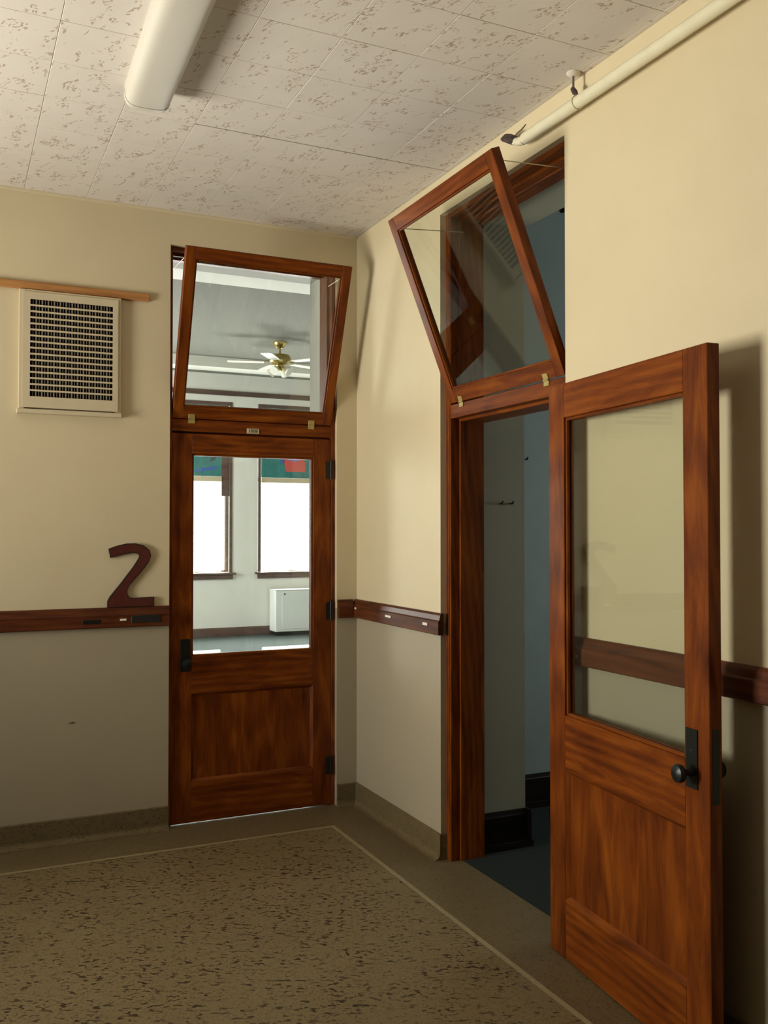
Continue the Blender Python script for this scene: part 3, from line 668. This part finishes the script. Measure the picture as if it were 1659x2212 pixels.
for n, (a, c) in enumerate(wins):
    side = ('left', 'right')[n]
    w = empty('window_%d' % (n + 3), ((a + c) / 2, CY1, wz0)); struct(w, '%s hand classroom window in a brown wooden frame' % side, 'window')
    W2 = (c - a) / 2; HH = wz1 - wz0
    for nm, d in (('jamb', (-W2, -W2 + .05, .20, .28, 0, HH)), ('jamb', (W2 - .05, W2, .20, .28, 0, HH)), ('head', (-W2 + .05, W2 - .05, .20, .28, HH - .06, HH)),
                  ('bottom_rail', (-W2 + .05, W2 - .05, .20, .28, 0, .03)), ('meeting_rail', (-W2 + .05, W2 - .05, .20, .28, 1.42, 1.47))):
        box(nm, d, 'class_wood', w, .003)
    box('pane', (-W2 + .05, W2 - .05, .238, .242, .03, 1.42), 'glass', w); box('pane', (-W2 + .05, W2 - .05, .238, .242, 1.47, HH - .06), 'glass', w)
    box('sill', (-W2 - .05, W2 + .05, -.07, .20, -.030, -.0005), 'class_wood', w, .004)
    box('apron', (-W2 - .01, W2 + .01, -.03, -.0005, -.10, -.030), 'class_wood', w, .003)
    box('casing', (-W2 - .0, -W2 + .045, -.012, .0, 0, HH), 'class_wood', w, .003); box('casing', (W2 - .045, W2, -.012, .0, 0, HH), 'class_wood', w, .003)
    box('casing', (-W2 + .045, W2 - .045, -.012, .0, HH - .055, HH), 'class_wood', w, .003)
    bl = empty('venetian_blind', ((a + c) / 2, CY1 + 0.04, wz0)); tag(bl, 'white venetian blind glowing in the %s classroom window' % side, 'blind', 'classroom blinds')
    e = W2 - .06; er = e - .10 if n == 0 else e
    box('headrail', (-e, er, -.025, .025, 1.39, 1.4665), 'cream', bl, .003)
    bm = bmesh.new(); k = 0.03; th = R(33)
    while k < 1.385:
        dy, dz = 0.0125 * math.cos(th), 0.0125 * math.sin(th)
        q = [bm.verts.new(p) for p in ((-e, -dy, k - dz), (er, -dy, k - dz), (er, dy, k + dz), (-e, dy, k + dz))]; bm.faces.new(q); k += 0.025
    s_ = mk('slats', bm, 'slat', bl); s_['kind'] = 'stuff'
    box('bottom_rail', (-e, er, -.012, .012, .003, .018), 'cream', bl)
    for u in (-e * .7, 0, e * .7):
        bm = bmesh.new(); tube(bm, [(u, -.016, .01), (u, -.016, 1.39)], .0015, 5); mk('ladder_cord', bm, 'cream', bl)
    # coloured paper panel over the upper sash
    tp = empty('window_panel', ((a + c) / 2, CY1 + 0.03, wz0 + 1.468)); 
    tag(tp, ('teal paper panel with a dark mark over the left classroom window', 'teal paper panel with a red shape over the right classroom window')[n], 'paper panel', 'painted window panels')
    box('sheet', (-e, e - (0.096 if n == 0 else 0), 0, .006, 0, 1.06), 'teal', tp)
    if n == 0: box('edge_board', (e - .095, e + .05, 0.001, .02, -0.30, 1.06), 'class_wood', tp)
    if n == 0:
        bm = bmesh.new(); prism(bm, [(0.22, .22), (0.30, .25), (0.36, .36), (0.30, .38), (0.26, .30)], -.004, -.0005); mk('mark', bm, 'dusk', tp)
        bm = bmesh.new(); prism(bm, [(-0.1, .05), (0.30, .10), (0.36, .16), (0.1, .12)], -.004, -.0005); mk('mark', bm, 'blue', tp)
    else:
        bm = bmesh.new(); prism(bm, [(-0.10, .10), (0.22, .10), (0.24, .26), (0.19, .27), (0.19, .40), (-0.10, .40), (-0.10, .30), (-0.14, .28)], -.004, -.0005); mk('red_shape', bm, 'red', tp)
        bm = bmesh.new(); prism(bm, [(-0.08, .29), (0.04, .25), (0.18, .30), (0.16, .39), (-0.06, .39)], -.008, -.0045); mk('violet_shape', bm, 'purple', tp)
        bm = bmesh.new(); prism(bm, [(-0.20, .24), (-0.13, .22), (-0.12, .32), (-0.18, .34)], -.004, -.0005); mk('blue_shape', bm, 'blue', tp)
# convector cabinet
cb = empty('heater_cabinet', (2.32, CY1, 0)); tag(cb, 'white metal heater cabinet under the right classroom window', 'heater')
box('body', (0, 1.25, -.34, -.0305, .06, .69), 'white_enamel', cb, .012, 2); box('top', (-.008, 1.258, -.35, -.0305, .69, .705), 'white_enamel', cb, .004)
box('plinth', (.03, 1.22, -.30, -.04, 0.0, .06), 'black', cb)
box('front_panel', (.10, 1.15, -.346, -.3405, .10, .66), 'white_enamel', cb, .002)
bm = bmesh.new(); lathe(bm, [(.013, 0), (.013, .006), (.006, .008)], (.14, -.3465, .635), (0, -1, 0), 12); mk('lock', bm, 'black', cb)
# ceiling fan
fn = empty('ceiling_fan', (1.60, 6.16, CZ)); tag(fn, 'brass ceiling fan with pale blades and a light kit in the classroom', 'ceiling fan')
bm = bmesh.new(); lathe(bm, [(.085, 0), (.085, .02), (.05, .07), (.02, .08)], (0, 0, -.0005), (0, 0, -1), 24); mk('canopy', bm, 'gold', fn, 0, 1, True)
bm = bmesh.new(); tube(bm, [(0, 0, -.075), (0, 0, -.16)], .014, 12); mk('downrod', bm, 'gold', fn, 0, 1, True)
bm = bmesh.new(); lathe(bm, [(.04, .15), (.12, .165), (.14, .20), (.14, .245), (.10, .275), (.06, .28)], (0, 0, 0), (0, 0, -1), 28); mk('motor', bm, 'gold', fn, 0, 1, True)
for k in range(5):
    a = 2 * PI * k / 5 + 0.35
    bm = bmesh.new(); prism(bm, [(.20, -.055), (.30, -.065), (.62, -.072), (.66, -.05), (.66, .05), (.62, .072), (.30, .065), (.20, .055)], -.262, -.254, 'xy')
    bd = mk('blade', bm, 'fan_white', fn, 0); bd.rotation_euler = (0, R(0), a)
    bm = bmesh.new(); bx(bm, .10, .27, -.018, .018, -.254, -.247); mk('blade_arm', bm, 'gold', bd)
bm = bmesh.new(); lathe(bm, [(.05, .28), (.065, .30), (.05, .35), (.02, .37)], (0, 0, 0), (0, 0, -1), 20); mk('light_hub', bm, 'gold', fn, 0, 1, True)
for k in range(4):
    a = 2 * PI * k / 4 + 0.7; dx, dy = math.cos(a), math.sin(a)
    bm = bmesh.new(); lathe(bm, [(.018, 0), (.03, .02), (.045, .06), (.06, .10)], (dx * .06, dy * .06, -.33), (dx * .8, dy * .8, -.55), 14); mk('lamp_shade', bm, 'shade_glass', fn, 0, 1, True)
